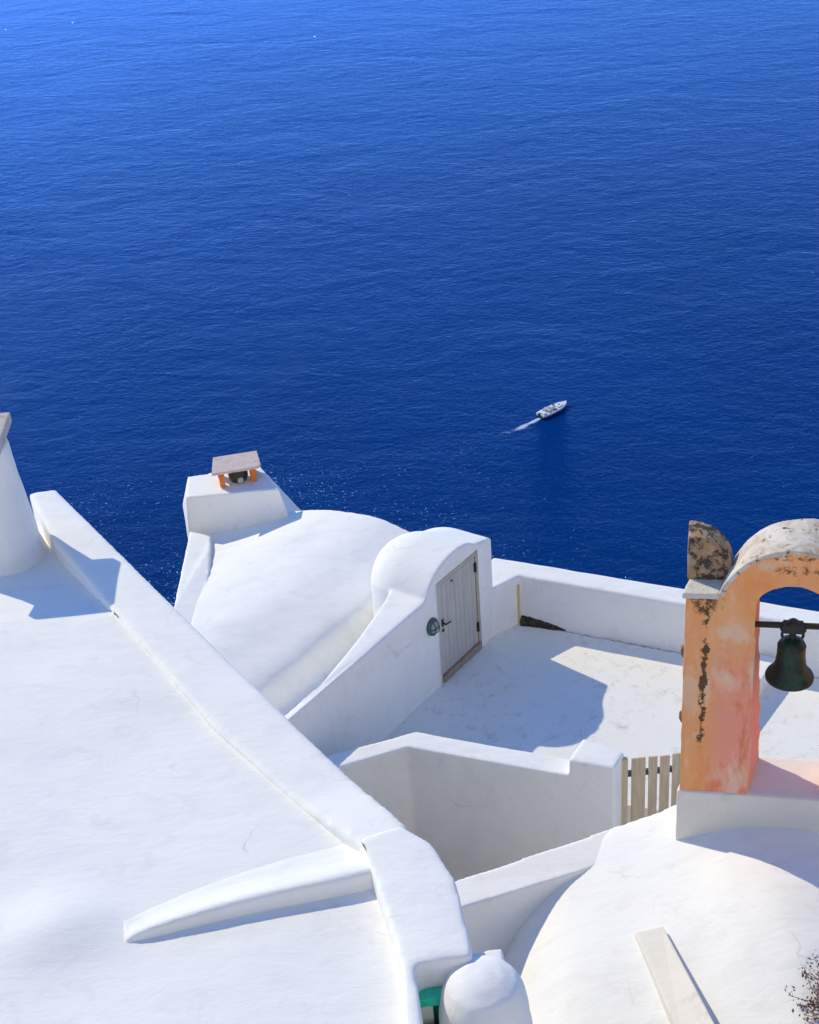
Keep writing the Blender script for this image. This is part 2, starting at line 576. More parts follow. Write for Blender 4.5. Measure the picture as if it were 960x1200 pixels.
# the notch of the small green window is cut below
roof = link('roof', bm, WHITE, house)
NA = at(488, 1152, 6.45); NB = at(533, 1146, 6.45)
nd = (NB - NA).normalized(); nf = Vector((nd.y, -nd.x, 0))
if nf.y > 0: nf = -nf
def notch_bm():
    b = bmesh.new()
    box(b, NA + Vector((0, 0, -0.8)), nd * 0.42, nf * 0.75, (0, 0, 1.5))
    bmesh.ops.recalc_face_normals(b, faces=b.faces)
    return b
def cut(o, cutter_bm):
    me = bpy.data.meshes.new('cutter')
    cutter_bm.to_mesh(me); cutter_bm.free()
    co = bpy.data.objects.new('cutter', me)
    COL.objects.link(co)
    m = o.modifiers.new('cut', 'BOOLEAN')
    m.operation = 'DIFFERENCE'; m.object = co; m.solver = 'EXACT'
    bpy.context.view_layer.update()
    dg = bpy.context.evaluated_depsgraph_get()
    new = bpy.data.meshes.new_from_object(o.evaluated_get(dg))
    o.modifiers.clear()
    old = o.data
    o.data = new
    new.name = old.name
    bpy.data.objects.remove(co)
    return o
cut(roof, notch_bm())
plaster(roof, 0.035, 4, 0.010, 0.9)
# raised band along the edge and round the near gable
bm = bmesh.new()
zs_o = [LZ] * 5 + [LZ + 0.0, LZ + 0.02, LZ + 0.03, LZ + 0.02, LZ]
P = []
def band_pts(a, b):
    out = []
    for i in range(len(a) - 1):
        n = max(2, int((a[i + 1] - a[i]).length / 0.12))
        for t in range(n):
            f = t / n
            out.append((a[i].lerp(a[i + 1], f), b[i].lerp(b[i + 1], f)))
    out.append((a[-1], b[-1]))
    return out
gab = band_pts(inner, outer)
def band_solid(pairs, za, zb_, zbot, rise=0.0):
    b = bmesh.new()
    P = []
    for k_, (pi, po) in enumerate(pairs):
        row = []
        e_ = max(0.0, (k_ / (len(pairs) - 1) - 0.84) / 0.16)
        lift = rise * e_ * e_ * (3 - 2 * e_)
        for j in range(7):
            f = j / 6
            q = pi.lerp(po, f)
            row.append(Vector((q.x, q.y, za + lift + zb_ * math.sin(math.pi * min(1, f * 1.0)) * 0.6)))
        P.append(row)
    return grid_solid(b, P, zbot)
# straight run
i0 = band_pts([far_l + Vector((0.0, 0, 0))] + inner[:6], [outer[0]] + outer[:6])
ii = [far_l, inner[1], inner[2], inner[3], inner[4], inner[5] + (inner[5] - inner[4]).normalized() * 0.3]
oo = [outer[0], outer[1], outer[2], outer[3], outer[4], outer[5] + (outer[5] - outer[4]).normalized() * 0.12]
bm = band_solid(band_pts(ii, oo), LZ - 0.005, 0.01, 2.0, 0.10)
band = plaster(link('edge_band', bm, WHITE, house), 0.03, 4, 0.008, 0.5)
ii = [at(419, 983, LZ + 0.13), inner[6], inner[7], inner[8], inner[9]]
oo = [at(468, 966, LZ + 0.13), at(507, 988, LZ + .13), at(535, 1030, LZ + .13), at(553, 1110, LZ + .13), at(572, 1240, LZ + .13)]
bm = band_solid(band_pts(ii, oo), LZ + 0.13, 0.02, 2.0)
gband = link('gable_band', bm, WHITE, house)
cut(gband, notch_bm())
plaster(gband, 0.03, 6, 0.008, 0.5)
# dirt seam where the band meets the roof
DIRT = lichen_mat('seam_dirt', (0.62, 0.55, 0.47), (0.34, 0.27, 0.2), (0.12, 0.09, 0.07), 9, 0.6)
def seam(name, pts, wid, parent, mat=DIRT, h=0.012, seed=0):
    rnd = random.Random(seed)
    b = bmesh.new()
    prev = None
    dense = []
    for a, c2 in zip(pts, pts[1:]):
        n = max(2, int((Vector(c2) - Vector(a)).length / 0.05))
        for t in range(n):
            dense.append(Vector(a).lerp(Vector(c2), t / n))
    dense.append(Vector(pts[-1]))
    rings = []
    for i, p in enumerate(dense):
        d = (dense[min(i + 1, len(dense) - 1)] - dense[max(i - 1, 0)]).normalized()
        x = Vector((-d.y, d.x, 0)).normalized()
        ww = wid * (0.35 + 0.9 * rnd.random()) * min(1, 0.25 + min(i, len(dense) - 1 - i) / 4)
        off = x * (rnd.random() - 0.5) * wid * 0.8
        rings.append([b.verts.new(p + off - x * ww + Vector((0, 0, -h))), b.verts.new(p + off + Vector((0, 0, h))),
                      b.verts.new(p + off + x * ww + Vector((0, 0, -h)))])
    for a, c2 in zip(rings, rings[1:]):
        for q in range(2):
            b.faces.new((a[q], a[q + 1], c2[q + 1], c2[q]))
        b.faces.new((a[2], a[0], c2[0], c2[2]))
    b.faces.new(rings[0]); b.faces.new(list(reversed(rings[-1])))
    return link(name, b, mat, parent)
CRACK = flat_mat('dark_crack', (0.10, 0.08, 0.07), 0.9, 0.3)
s0 = [at(*p, LZ - 0.07) for p in ((70, 645), (100, 680), (140, 728))]
for q in s0: q.z = roof_z(q.x, q.y) + 0.02
seam('crack', s0, 0.010, house, CRACK, 0.012, 2)
seam('crack', [at(424, 988, LZ + 0.13), at(430, 1000, LZ + 0.11), at(437, 1022, LZ + 0.08), at(441, 1040, LZ + 0.02)], 0.006, house, CRACK, 0.02, 3)

# low drainage ridge on the roof
bm = bmesh.new()
P = []
N = 60
zr = LZ - 0.05
A0 = at(146, 1106, zr); A1 = at(440, 1040, zr)
axis = (A1 - A0).normalized()
back = Vector((-axis.y, axis.x, 0))
if back.y < 0: back = -back
Lr = (A1 - A0).length
for i in range(N + 1):
    t = i / N
    hgt = 0.155 * curve_tab([(0, 0.0), (0.05, 0.34), (0.14, 0.55), (0.4, 0.78), (1, 1.0)], t)
    wv = 0.06 * math.sin(t * 5) * t * 0.3
    base = A0 + axis * (Lr * t) + back * wv
    row = [base + Vector((0, 0, -0.06))]
    for v_, f in ((0.0, 0.0), (0.010, 0.3), (0.022, 0.6), (0.040, 0.86), (0.07, 0.96), (0.12, 1.0), (0.22, 0.95), (0.42, 0.74), (0.62, 0.48), (0.9, 0.20), (1.15, 0.03), (1.3, -0.12), (1.45, -0.5)):
        q = base + back * (v_ * (0.16 + 0.30 * (hgt / 0.155) ** 2))
        row.append(Vector((q.x, q.y, min(roof_z(q.x, q.y), zr + 0.1) + 0.004 + hgt * f)))
    P.append(row)
grid_solid(bm, P, zr - 0.25)
plaster(link('drain_ridge', bm, WHITE, house), 0.016, 4, 0.004, 0.4)

# round tapered chimney
cb = at(-6, 650, 6.3)
bm = bmesh.new()
lathe(bm, [(0.60, -0.3), (0.55, -0.02), (0.50, 0.12), (0.475, 0.4), (0.44, 0.75), (0.405, 1.1), (0.39, 1.30)], cb, 48)
chim = plaster(link('chimney', bm, WHITE, house), 0.03, 4, 0.015, 0.35)
bm = bmesh.new()
STONE = lichen_mat('weathered_stone', (0.55, 0.50, 0.45), (0.42, 0.36, 0.31), (0.22, 0.17, 0.14), 6, 0.4)
box(bm, cb + Vector((-0.41, -0.40, 1.335)), (0.82, 0.04, 0), (-0.04, 0.78, 0), (0, 0, 0.12))
link('chimney_slab', bm, STONE, chim, bevel=0.015)
bm = bmesh.new()
lathe(bm, [(0.35, 1.25), (0.35, 1.34)], cb, 24)
link('chimney_throat', bm, CRACK, chim)

# round-topped chimney stub and ledge at the near corner
mc = at(567, 1172, 6.35) - Vector((0, 0, 6.35))
mc.z = -0.11
bm = bmesh.new()
lathe(bm, [(0.34, 5.2), (0.32, 6.2), (0.305, 6.40), (0.285, 6.53), (0.235, 6.64), (0.13, 6.70), (0.02, 6.715)], mc, 48)
stub = plaster(link('domed_chimney', bm, WHITE_DIRTY, house), 0.02, 5, 0.014, 0.35)
bm = bmesh.new()
a = at(548, 1115, 6.5); b_ = at(590, 1111, 6.5); c_ = at(597, 1150, 6.5); d_ = at(540, 1155, 6.5)
prism(bm, [a, b_, c_, d_], 3.0)
plaster(link('ledge', bm, WHITE, house), 0.02, 4, 0.008, 0.3)
# little green window in its notch
TEAL = flat_mat('green_paint', (0.01, 0.60, 0.36), 0.4, 0.15, 20)
TEAL_D = flat_mat('dark_green_paint', (0.0, 0.16, 0.14), 0.35, 0.2, 20)
CREAMW = flat_mat('cream_paint', (0.75, 0.70, 0.6), 0.5, 0.08, 20)
win = empty('window', NA, None, None)
win.parent = house
win.matrix_parent_inverse = Matrix.Translation(house.location).inverted()
def nloc(u, f, z): return NA + nd * u + nf * f + Vector((0, 0, z))
bm = bmesh.new(); box(bm, nloc(0.004, 0.012, -0.13), nd * 0.36, nf * 0.09, (0, 0, 0.075)); link('lintel', bm, TEAL, win, bevel=0.006)
bm = bmesh.new(); box(bm, nloc(0.01, 0.015, -0.62), nd * 0.085, nf * 0.07, (0, 0, 0.485)); link('frame', bm, CREAMW, win, bevel=0.006)
bm = bmesh.new(); box(bm, nloc(0.10, 0.012, -0.62), nd * 0.26, nf * 0.035, (0, 0, 0.485)); link('pane', bm, TEAL_D, win)
bm = bmesh.new(); box(bm, nloc(0.006, 0.13, -0.60), nd * 0.12, nf * 0.05, (0, 0, 0.33)); link('shutter', bm, TEAL, win, bevel=0.02)

# ------------------------------------------------------------------ middle house: vaulted roof behind the stair wall
vh = empty('vaulted_house', S(-1, 3.5, -1), 'white vaulted house with a low barrel roof behind the stair wall', 'house')
prof = [(0.45, 0.46), (1.40, 0.46), (1.46, 0.50), (1.55, 0.70), (1.64, 0.86), (1.80, 0.95), (2.16, 1.03), (2.9, 1.14), (3.8, 1.05), (4.35, 0.92), (4.93, 0.74), (5.6, 0.57), (6.4, 0.40)]
bm = bmesh.new()
LWa, LWb = at(240, 626, 0.62), at(228, 735, 1.10)
LWa.z = LWb.z = 0   # line of the left-hand parapet
lwd = (LWb - LWa).normalized()
def left_q(s):
    # q where the line at station s meets the left parapet
    p = W0 + WD * s
    # solve p + PN q = LWa + lwd t
    det = PN.x * (-lwd.y) + lwd.x * PN.y
    rx, ry = LWa.x - p.x, LWa.y - p.y
    return (rx * (-lwd.y) + lwd.x * ry) / det
P = []
for i in range(61):
    s = -7.0 + 9.4 * i / 60
    qm = min(6.6, left_q(s) + 0.12)
    row = []
    for j in range(60):
        q = 0.45 + (qm - 0.45) * j / 59
        dz = -0.05 * max(0, (s - 1.8) / 0.6) ** 3 if s > 1.8 else 0
        row.append(S(s, q, curve_tab(prof, q) + dz))
    P.append(row)
grid_solid(bm, P, -3.5)
plaster(link('vault_roof', bm, WHITE, vh), 0.04, 6, 0.022, 0.8)
bm = bmesh.new()
pw = [at(222, 622, 0.66), at(247, 628, 0.66), at(247, 640, 0.76), at(239, 752, 1.20), at(233, 800, 1.22), at(186, 800, 1.22), at(203, 712, 1.10)]
prism(bm, pw, -3.5)
plaster(link('side_parapet', bm, WHITE, vh), 0.03, 3, 0.008, 0.5)
# chimney block with battered sides
bl = [at(219, 622, 0.72), at(341, 609, 1.05)]
bm = bmesh.new()
zt = 1.40
T4 = [at(218, 583, 1.33), at(327, 573, zt), at(304, 545, zt), at(220, 558, 1.33)]
Bq = [at(221, 624, 0.54), at(342, 612, 0.66), at(358, 603, 0.42), at(214, 592, 0.50)]
tv = [bm.verts.new(p) for p in T4]
bv = [bm.verts.new(p) for p in Bq]
dv = [bm.verts.new((p.x, p.y, -2.5)) for p in Bq]
bm.faces.new(tv)
bm.faces.new(list(reversed(dv)))
for i in range(4):
    j = (i + 1) % 4
    bm.faces.new((tv[j], tv[i], bv[i], bv[j]))
    bm.faces.new((bv[j], bv[i], dv[i], dv[j]))
blk = plaster(link('chimney_block', bm, WHITE, vh), 0.025, 3, 0.008, 0.5)
# cap: stone slab on terracotta bricks over a dark pot
zc = zt
k = NT('terracotta'); c = k.coord()
k.color(k.mix(k.ramp(k.noise(c, 12, 5), [(0.35, 0.0), (0.65, 1.0)]), (0.72, 0.13, 0.015), (0.80, 0.24, 0.03)))
k.rough(0.85); TERRA = k.m
SLAB = lichen_mat('pinkish_slab', (0.62, 0.52, 0.47), (0.50, 0.38, 0.32), (0.30, 0.22, 0.19), 7, 0.35, 2)
DARK = flat_mat('sooty_pot', (0.035, 0.032, 0.026), 0.6, 0.3, 20)
fl, fr = at(261, 570, zc), at(298, 564, zc)
bx = (fr - fl); bx.z = 0; bw = bx.length; bx.normalize()
by = Vector((-bx.y, bx.x, 0))
for p0 in (fl, fr):
    for off in (0.0, 0.36):
        bm = bmesh.new()
        lx = Matrix.Rotation(math.radians(random.uniform(-8, 8)), 3, 'Z')
        box(bm, p0 - bx * 0.045 + by * off + Vector((0, 0, -0.02)), lx @ bx * 0.10, lx @ by * 0.13, (0, 0, 0.30))
        link('brick', bm, TERRA, blk, bevel=0.008)
bm = bmesh.new()
s0 = fl - bx * 0.17 - by * 0.08 + Vector((0, 0, 0.285))
ex, ey = bx * (bw + 0.33), by * 0.66
top = [s0, s0 + ex * 0.92, s0 + ex + ey * 0.14, s0 + ex * 1.0 + ey, s0 + ey * 1.0 + ex * 0.10]
prism(bm, [p + Vector((0, 0, 0.05)) for p in top], s0.z)
link('slab', bm, SLAB, blk, bevel=0.008)
bm = bmesh.new()
pc = fl + bx * bw * 0.55 + by * 0.22
lathe(bm, [(0.15, -0.02), (0.185, 0.06), (0.185, 0.14), (0.15, 0.22), (0.11, 0.28)], pc, 20)
link('smoke_pot', bm, DARK, blk, smooth=True)
bm = bmesh.new()
lathe(bm, [(0.05, 0.0), (0.06, 0.05), (0.04, 0.10)], pc - by * 0.17 + bx * 0.02, 14)
link('stone_lump', bm, STONE, blk, smooth=True)

# ------------------------------------------------------------------ stair wall with rounded hood and door
st = empty('stair_shelter', S(0.6, 0.4, 0), 'white stair shelter with rounded hood, narrow plank door and long low wall', 'shelter')
bm = bmesh.new()
# long wall, level top, thinning towards the near end
wall = [S(-6.0, 0.0, 1.75), S(-0.30, 0.0, 1.75), S(0.3, 0.0, 1.75), S(0.3, 0.9, 1.75), S(-0.55, 0.60, 1.75), S(-1.6, 0.34, 1.75), S(-2.6, 0.16, 1.75), S(-2.86, 0.12, 1.75), S(-3.0, 0.14, 1.74), S(-4.0, 0.16, 1.72), S(-6.0, 0.16, 1.7)]
prism(bm, wall, -3.4)
# hood: barrel running back from the door
arch = [(-0.30, 1.70), (-0.24, 1.84), (-0.10, 2.00), (0.08, 2.12), (0.30, 2.19), (0.55, 2.215), (0.80, 2.19), (1.0, 2.12), (1.12, 2.04), (1.22, 2.0), (1.40, 1.955), (1.60, 1.90)]
def hood_ring(q, f):
    cxs, cz = 0.55, 1.2
    pts = []
    for s, z in [(-0.30 + 1.9 * i / 60, curve_tab(arch, -0.30 + 1.9 * i / 60)) for i in range(61)]:
        pts.append(S(cxs + (s - cxs) * f, q, cz + (z - cz) * (0.4 + 0.6 * f)))
    return pts
rings = []
for q, f in [(0.0, 1.0), (0.5, 1.0)] + [(0.68 + 0.74 * math.sin(a), math.cos(a) ** 0.75) for a in [math.pi / 2 * 0.93 * i / 14 for i in range(15)]]:
    top = hood_ring(q, f)
    lo = [S(0.55 + (1.60 - 0.55) * f, q, -3.4), S(0.55 + (-0.30 - 0.55) * f, q, -3.4)]
    rings.append([bm.verts.new(p) for p in top + lo])
for a, b_ in zip(rings, rings[1:]):
    n = len(a)
    for i in range(n):
        j = (i + 1) % n
        bm.faces.new((a[i], a[j], b_[j], b_[i]))
bm.faces.new(list(reversed(rings[0]))); bm.faces.new(rings[-1])
shell = link('wall', bm, WHITE, st)
shell.data.name = 'wall'
# remesh first, then cut the doorway so its edges stay crisp
plaster(shell, 0.028, 5, 0.010, 0.6)
cb_ = bmesh.new()
box(cb_, S(-0.03, -0.3, -0.4), WD * 1.22, PN * 0.36, (0, 0, 2.31))
bmesh.ops.recalc_face_normals(cb_, faces=cb_.faces)
cut(shell, cb_)
DOOR = NT('grey_door_paint')
c = DOOR.coord()
DOOR.color(DOOR.mix(DOOR.ramp(DOOR.noise(DOOR.scale(c, (6, 6, 0.7)), 2.0, 5), [(0.35, 0.0), (0.65, 1.0)]), (0.47, 0.44, 0.385), (0.53, 0.50, 0.44)))
DOOR.rough(0.6)
DOORM = DOOR.m
TAN = flat_mat('tan_wood_frame', (0.45, 0.38, 0.28), 0.7, 0.15, 10)
TANL = flat_mat('pale_wood_frame', (0.62, 0.58, 0.50), 0.7, 0.1, 10)
BLACK = flat_mat('black_iron', (0.02, 0.02, 0.02), 0.5, 0.3, 30)
door = empty('door', S(0.0, 0.03, 0)); door.parent = st
door.matrix_parent_inverse = Matrix.Translation(st.location).inverted()
bm = bmesh.new()
npl = 9
for i in range(npl):
    w_ = 1.075 / npl
    box(bm, S(0.04 + w_ * i + 0.003, 0.022 + 0.001 * (i % 2), 0.135), WD * (w_ - 0.006), PN * 0.03, (0, 0, 1.66))
box(bm, S(0.04, 0.032, 0.135), WD * 1.075, PN * 0.012, (0, 0, 1.66))
link('door_leaf', bm, DOORM, door)
bm = bmesh.new(); box(bm, S(-0.028, 0.010, 0.0), WD * 0.055, PN * 0.046, (0, 0, 1.905)); link('frame', bm, TANL, door, bevel=0.004)
bm = bmesh.new(); box(bm, S(1.128, 0.010, 0.0), WD * 0.055, PN * 0.046, (0, 0, 1.905)); link('frame', bm, TAN, door, bevel=0.004)
bm = bmesh.new(); box(bm, S(0.028, 0.012, 1.85), WD * 1.099, PN * 0.044, (0, 0, 0.05)); link('frame', bm, TAN, door, bevel=0.004)
bm = bmesh.new(); box(bm, S(0.028, 0.018, 1.806), WD * 1.099, PN * 0.036, (0, 0, 0.04)); link('rail', bm, DOORM, door, bevel=0.003)
bm = bmesh.new(); box(bm, S(0.028, -0.03, 0.004), WD * 1.12, PN * 0.086, (0, 0, 0.125)); link('threshold', bm, flat_mat('brown_threshold', (0.34, 0.26, 0.19), 0.8, 0.25, 8), door, bevel=0.008)
bm = bmesh.new(); tube(bm, S(0.13, 0.02, 1.09), S(0.13, -0.05, 1.09), 0.014); tube(bm, S(0.12, -0.045, 1.09), S(0.255, -0.05, 1.075), 0.013)
box(bm, S(0.10, 0.012, 1.03), WD * 0.05, PN * 0.012, (0, 0, 0.14)); link('handle', bm, BLACK, door)
bm = bmesh.new(); box(bm, S(0.105, 0.008, 0.93), WD * 0.045, PN * 0.016, (0, 0, 0.05)); link('keyhole', bm, BLACK, door)
bm = bmesh.new(); tube(bm, S(0.44, 0.025, 1.72), S(0.44, -0.005, 1.72), 0.022); link('peephole', bm, flat_mat('grey_metal', (0.2, 0.19, 0.18), 0.5), door)
for zz in (0.36, 1.52):
    bm = bmesh.new(); box(bm, S(1.085, 0.004, zz), WD * 0.06, PN * 0.02, (0, 0, 0.16)); tube(bm, S(1.118, 0.002, zz - .01), S(1.118, 0.002, zz + .17), 0.014); link('hinge', bm, BLACK, door)

# bulkhead lamp on the wall
lamp = empty('wall_lamp', S(-0.21, 0, 1.24), 'small round green bulkhead lamp on the wall left of the plank door', 'lamp')
GREENM = flat_mat('verdigris_metal', (0.06, 0.14, 0.11), 0.5, 0.3, 25)
def disc_prof(name, mat, prof, parent, zs=1.0):
    b = bmesh.new()
    rings = []
    for r, d in prof:
        rings.append([b.verts.new(S(-0.21 + r * math.cos(t), -d, 1.24 + zs * r * math.sin(t))) for t in [2 * math.pi * i / 28 for i in range(28)]])
    for a, c2 in zip(rings, rings[1:]):
        for i in range(28):
            j = (i + 1) % 28
            b.faces.new((a[i], a[j], c2[j], c2[i]))
    b.faces.new(rings[0]); b.faces.new(rings[-1])
    return link(name, b, mat, parent, smooth=True)
disc_prof('housing', GREENM, [(0.13, -0.01), (0.135, 0.03), (0.125, 0.05), (0.10, 0.055)], lamp, 1.15)
disc_prof('glass', flat_mat('frosted_glass', (0.35, 0.38, 0.36), 0.2), [(0.09, 0.05), (0.088, 0.075), (0.06, 0.098), (0.01, 0.105)], lamp, 1.15)
bm = bmesh.new()
for t in (-0.045, 0.045):
    pts = [S(-0.21 + t, -0.05 - 0.075 * math.sin(a), 1.24 + 0.125 * math.cos(a)) for a in [math.pi * i / 8 for i in range(9)]]
    for a, c2 in zip(pts, pts[1:]): tube(bm, a, c2, 0.009, 6)
pts = [S(-0.21 + 0.11 * math.cos(a), -0.05 - 0.075 * math.sin(a), 1.24) for a in [math.pi * i / 8 for i in range(9)]]
for a, c2 in zip(pts, pts[1:]): tube(bm, a, c2, 0.009, 6)
link('guard', bm, GREENM, lamp)

# ------------------------------------------------------------------ terrace floor and its parapet
PZ = 0.95
bm = bmesh.new()
fp = [S(-4.5, -0.0, 0), S(-1.2, 0.05, 0), S(2.6, 0.05, 0), Vector((1.9, 20.9, 0)), Vector((4.3, 19.65, 0)), Vector((7.2, 18.6, 0)), Vector((11, 17.0, 0)), Vector((9.5, 13.5, 0)), Vector((3.6, 15.4, 0)), Vector((2.0, 15.8, 0)), Vector((-0.2, 16.95, 0)), Vector((-1.9, 16.2, 0))]
fp = [S(-3.2, 0.05, 0), S(2.6, 0.05, 0), Vector((4.3, 19.65, 0)), Vector((11.5, 16.9, 0)), Vector((10.0, 13.2, 0)), Vector((2.9, 15.75, 0)), Vector((1.96, 16.1, 0)), Vector((-0.26, 17.0, 0))]
prism(bm, fp, -3.0)
tag(link('terrace_floor', bm, FLOOR), kind='structure')
bm = bmesh.new()
prism(bm, [Vector((3.1, 15.6, -0.1)), Vector((10.0, 13.1, -0.1)), Vector((9, 11.6, -0.1)), Vector((3.1, 12.3, -0.1))], -3.0)
tag(link('lower_path', bm, WHITE_DIRTY), kind='structure')

par = empty('parapet_wall', (4.2, 19.6, 0), 'long low white parapet along the seaward edge of the terrace', 'parapet')
pin = [S(2.34, 0, 0), at(607, 674, PZ), at(797, 707, PZ), at(893, 722, PZ)]
i1 = at(607, 674, PZ); i2 = at(797, 707, PZ)
pdir = (i2 - i1); pdir.z = 0; pdir.normalize()
pout = Vector((-pdir.y, pdir.x, 0))
e = i1 + pdir * 10.5
lp_in0 = S(1.5, 0.0, PZ)
bm = bmesh.new()
o1 = at(579, 652, PZ)
prism(bm, [i1, e, e + pout * 0.50, i1 + pout * 0.52 - pdir * 0.02 + (o1 - i1 - pout * 0.52) * 1.0], -3.2)
lp = [S(1.5, 0.0, PZ), i1 + pdir * 0.03, o1 + pdir * 0.4, o1, S(1.5, 0.55, PZ)]
prism(bm, lp, -3.2)
plaster(link('wall', bm, WHITE, par), 0.028, 3, 0.008, 0.5)
# mould and soil washed into the corner
SOIL = lichen_mat('black_mould', (0.10, 0.075, 0.05), (0.05, 0.04, 0.025), (0.02, 0.016, 0.012), 10, 0.7)
corner = Vector((i1.x, i1.y, 0))
bm = bmesh.new()
rnd = random.Random(5)
prev = None
for i in range(26):
    t = i / 25
    p = corner + pdir * (0.05 + 0.78 * t)
    hh = 0.125 * (1 - t ** 1.6) + 0.02 + 0.015 * rnd.random()
    dd = 0.07 * (1 - t) + 0.02 + 0.02 * rnd.random()
    cur = [bm.verts.new(p + Vector((0, 0, -0.01)) - pout * dd), bm.verts.new(p + Vector((0, 0, hh * 0.4)) - pout * (dd * 0.75)),
           bm.verts.new(p + Vector((0, 0, hh)) - pout * 0.014), bm.verts.new(p + Vector((0, 0, hh)) + pout * 0.03), bm.verts.new(p + Vector((0, 0, -0.01)) + pout * 0.03)]
    if prev:
        for q in range(5):
            bm.faces.new((prev[q], prev[(q + 1) % 5], cur[(q + 1) % 5], cur[q]))
    else:
        bm.faces.new(cur)
    prev = cur
bm.faces.new(prev)
link('mould_patch', bm, SOIL, par, smooth=True)
RUST = lichen_mat('ochre_stain', (0.72, 0.55, 0.33), (0.6, 0.40, 0.16), (0.45, 0.28, 0.12), 7, 0.4)
bm = bmesh.new()
prism(bm, [corner + pdir * 0.03 - pout * 0.055 + Vector((0, 0, 0.78)), corner - pdir * 0.02 - pout * 0.06 + Vector((0, 0, 0.80)), corner - pdir * 0.03 + pout * 0.02 + Vector((0, 0, 0.80)), corner + pdir * 0.03 + pout * 0.02 + Vector((0, 0, 0.78))], -0.02)
link('corner_stain', bm, RUST, par)
GRIME = lichen_mat('wall_foot_grime', (0.62, 0.57, 0.52), (0.45, 0.36, 0.30), (0.22, 0.17, 0.15), 6, 0.55)
seam('foot_grime', [corner + pdir * (0.75 + 0.25 * i) - pout * 0.03 for i in range(26)], 0.045, par, GRIME, 0.010, 11)

# a low kerb block that throws the stripe of shade seen beside the bell
sa, sb = at(935, 800, 0), at(888, 864, 0)
hb = 0.30
sh = Vector((SUN.x, SUN.y, 0)) * (-hb / SUN.z)
sh = Vector((SUN.x / -SUN.z * hb, SUN.y / -SUN.z * hb, 0))
ta, tb = sa - sh, sb - sh
td = (tb - ta).normalized(); tn = Vector((td.y, -td.x, 0))
if tn.x > 0: tn = -tn
bm = bmesh.new()
prism(bm, [ta + Vector((0, 0, hb)), tb + td * 0.2 + Vector((0, 0, hb)), tb + td * 0.2 + tn * 0.3 + Vector((0, 0, hb)), ta + tn * 0.3 + Vector((0, 0, hb))], -0.5)
tag(plaster(link('low_wall', bm, WHITE), 0.025, 3, 0.006), 'low white wall stub on the terrace behind the orange bell tower', 'wall')

# near wall of the terrace with its pier
nw = empty('terrace_wall', (0.8, 16.5, -0.5), 'thick white retaining wall with rounded coping below the terrace, ending in a pier', 'wall')
bm = bmesh.new()
zN = 1.15
A = at(403, 897, zN); B = at(478, 875, zN); C = at(668, 909, zN)
dAB = (B - A).normalized(); dBC = (C - B).normalized()
nAB = Vector((-dAB.y, dAB.x, 0)); nBC = Vector((-dBC.y, dBC.x, 0))
th = 0.34
Aext = A - dAB * 0.9
prism(bm, [Aext, B, C, C + nBC * th, B + nBC * th * 1.05, Aext + nAB * th], -3.2)
zp = 1.42
p1 = C - dBC * 0.02; p2 = at(723, 892, zp); p2.z = 0
P1 = Vector((p1.x, p1.y, zp)); P2 = Vector((C.x, C.y, zp)) + dBC * (p2 - Vector((C.x, C.y, 0))).dot(dBC); P3 = at(732, 881, zp)
P4 = P1 + (P3 - P2) * 1.4
prism(bm, [P1, P2, P3, P4], -3.2)
plaster(link('wall', bm, WHITE, nw), 0.026, 4, 0.010, 0.6)

# ------------------------------------------------------------------ slatted gate
gate = empty('slatted_gate', at(735, 890, 1.35) - Vector((0, 0, 1.5)), 'low tan wooden slatted gate between the white pier and the bell tower', 'gate')
k = NT('weathered_wood'); c = k.coord()
k.color(k.mix(k.ramp(k.noise(k.scale(c, (9, 9, 0.8)), 3, 6, 0.6), [(0.3, 0.0), (0.7, 1.0)]), (0.46, 0.36, 0.23), (0.60, 0.50, 0.35)))
k.rough(0.8); k.l(k.bump(k.noise(k.scale(c, (12, 12, 1)), 5, 4), 0.4, 0.004), k.b.inputs['Normal'])
WOOD = k.m
def gp(px, z=1.36):
    p = at(px, 890 - (px - 732) * 0.11, z)
    return p
g0, g1 = gp(728), gp(800)
gd = (g1 - g0); gd.z = 0; gl = gd.length; gd.normalize(); gn = Vector((-gd.y, gd.x, 0))
zt_, zb_ = 1.35, 0.0
bm = bmesh.new(); p = gp(729); box(bm, Vector((p.x, p.y, zb_)), gd * 0.085, gn * 0.07, (0, 0, zt_ - zb_ + 0.0)); link('post', bm, WOOD, gate, bevel=0.006)
edges = [(740.5, 757), (760.5, 771), (774, 785.5), (788.5, 799), (802, 813), (816, 827), (830, 841)]
for i, (x0, x1) in enumerate(edges):
    a, b_ = gp(x0), gp(x1)
    bm = bmesh.new()
    dz = random.uniform(-0.012, 0.012)
    box(bm, Vector((a.x, a.y, zb_)) - gn * 0.004, gd * ((b_ - a).length), gn * 0.025, (0, 0, zt_ - zb_ + dz))
    link('slat', bm, WOOD, gate, bevel=0.004)
for zz in (1.03,):
    bm = bmesh.new(); a = gp(733)
    box(bm, Vector((a.x, a.y, zz)) + gn * 0.0225, gd * 1.45, gn * 0.035, (0, 0, 0.09))
    link('rail', bm, flat_mat('dark_rail', (0.09, 0.08, 0.07), 0.8), gate)

# ------------------------------------------------------------------ domed house: cross wall, vault and rib
dh = empty('domed_house', (2.6, 9.5, 1), 'white house with a wide rounded vault roof below the orange bell tower', 'house')
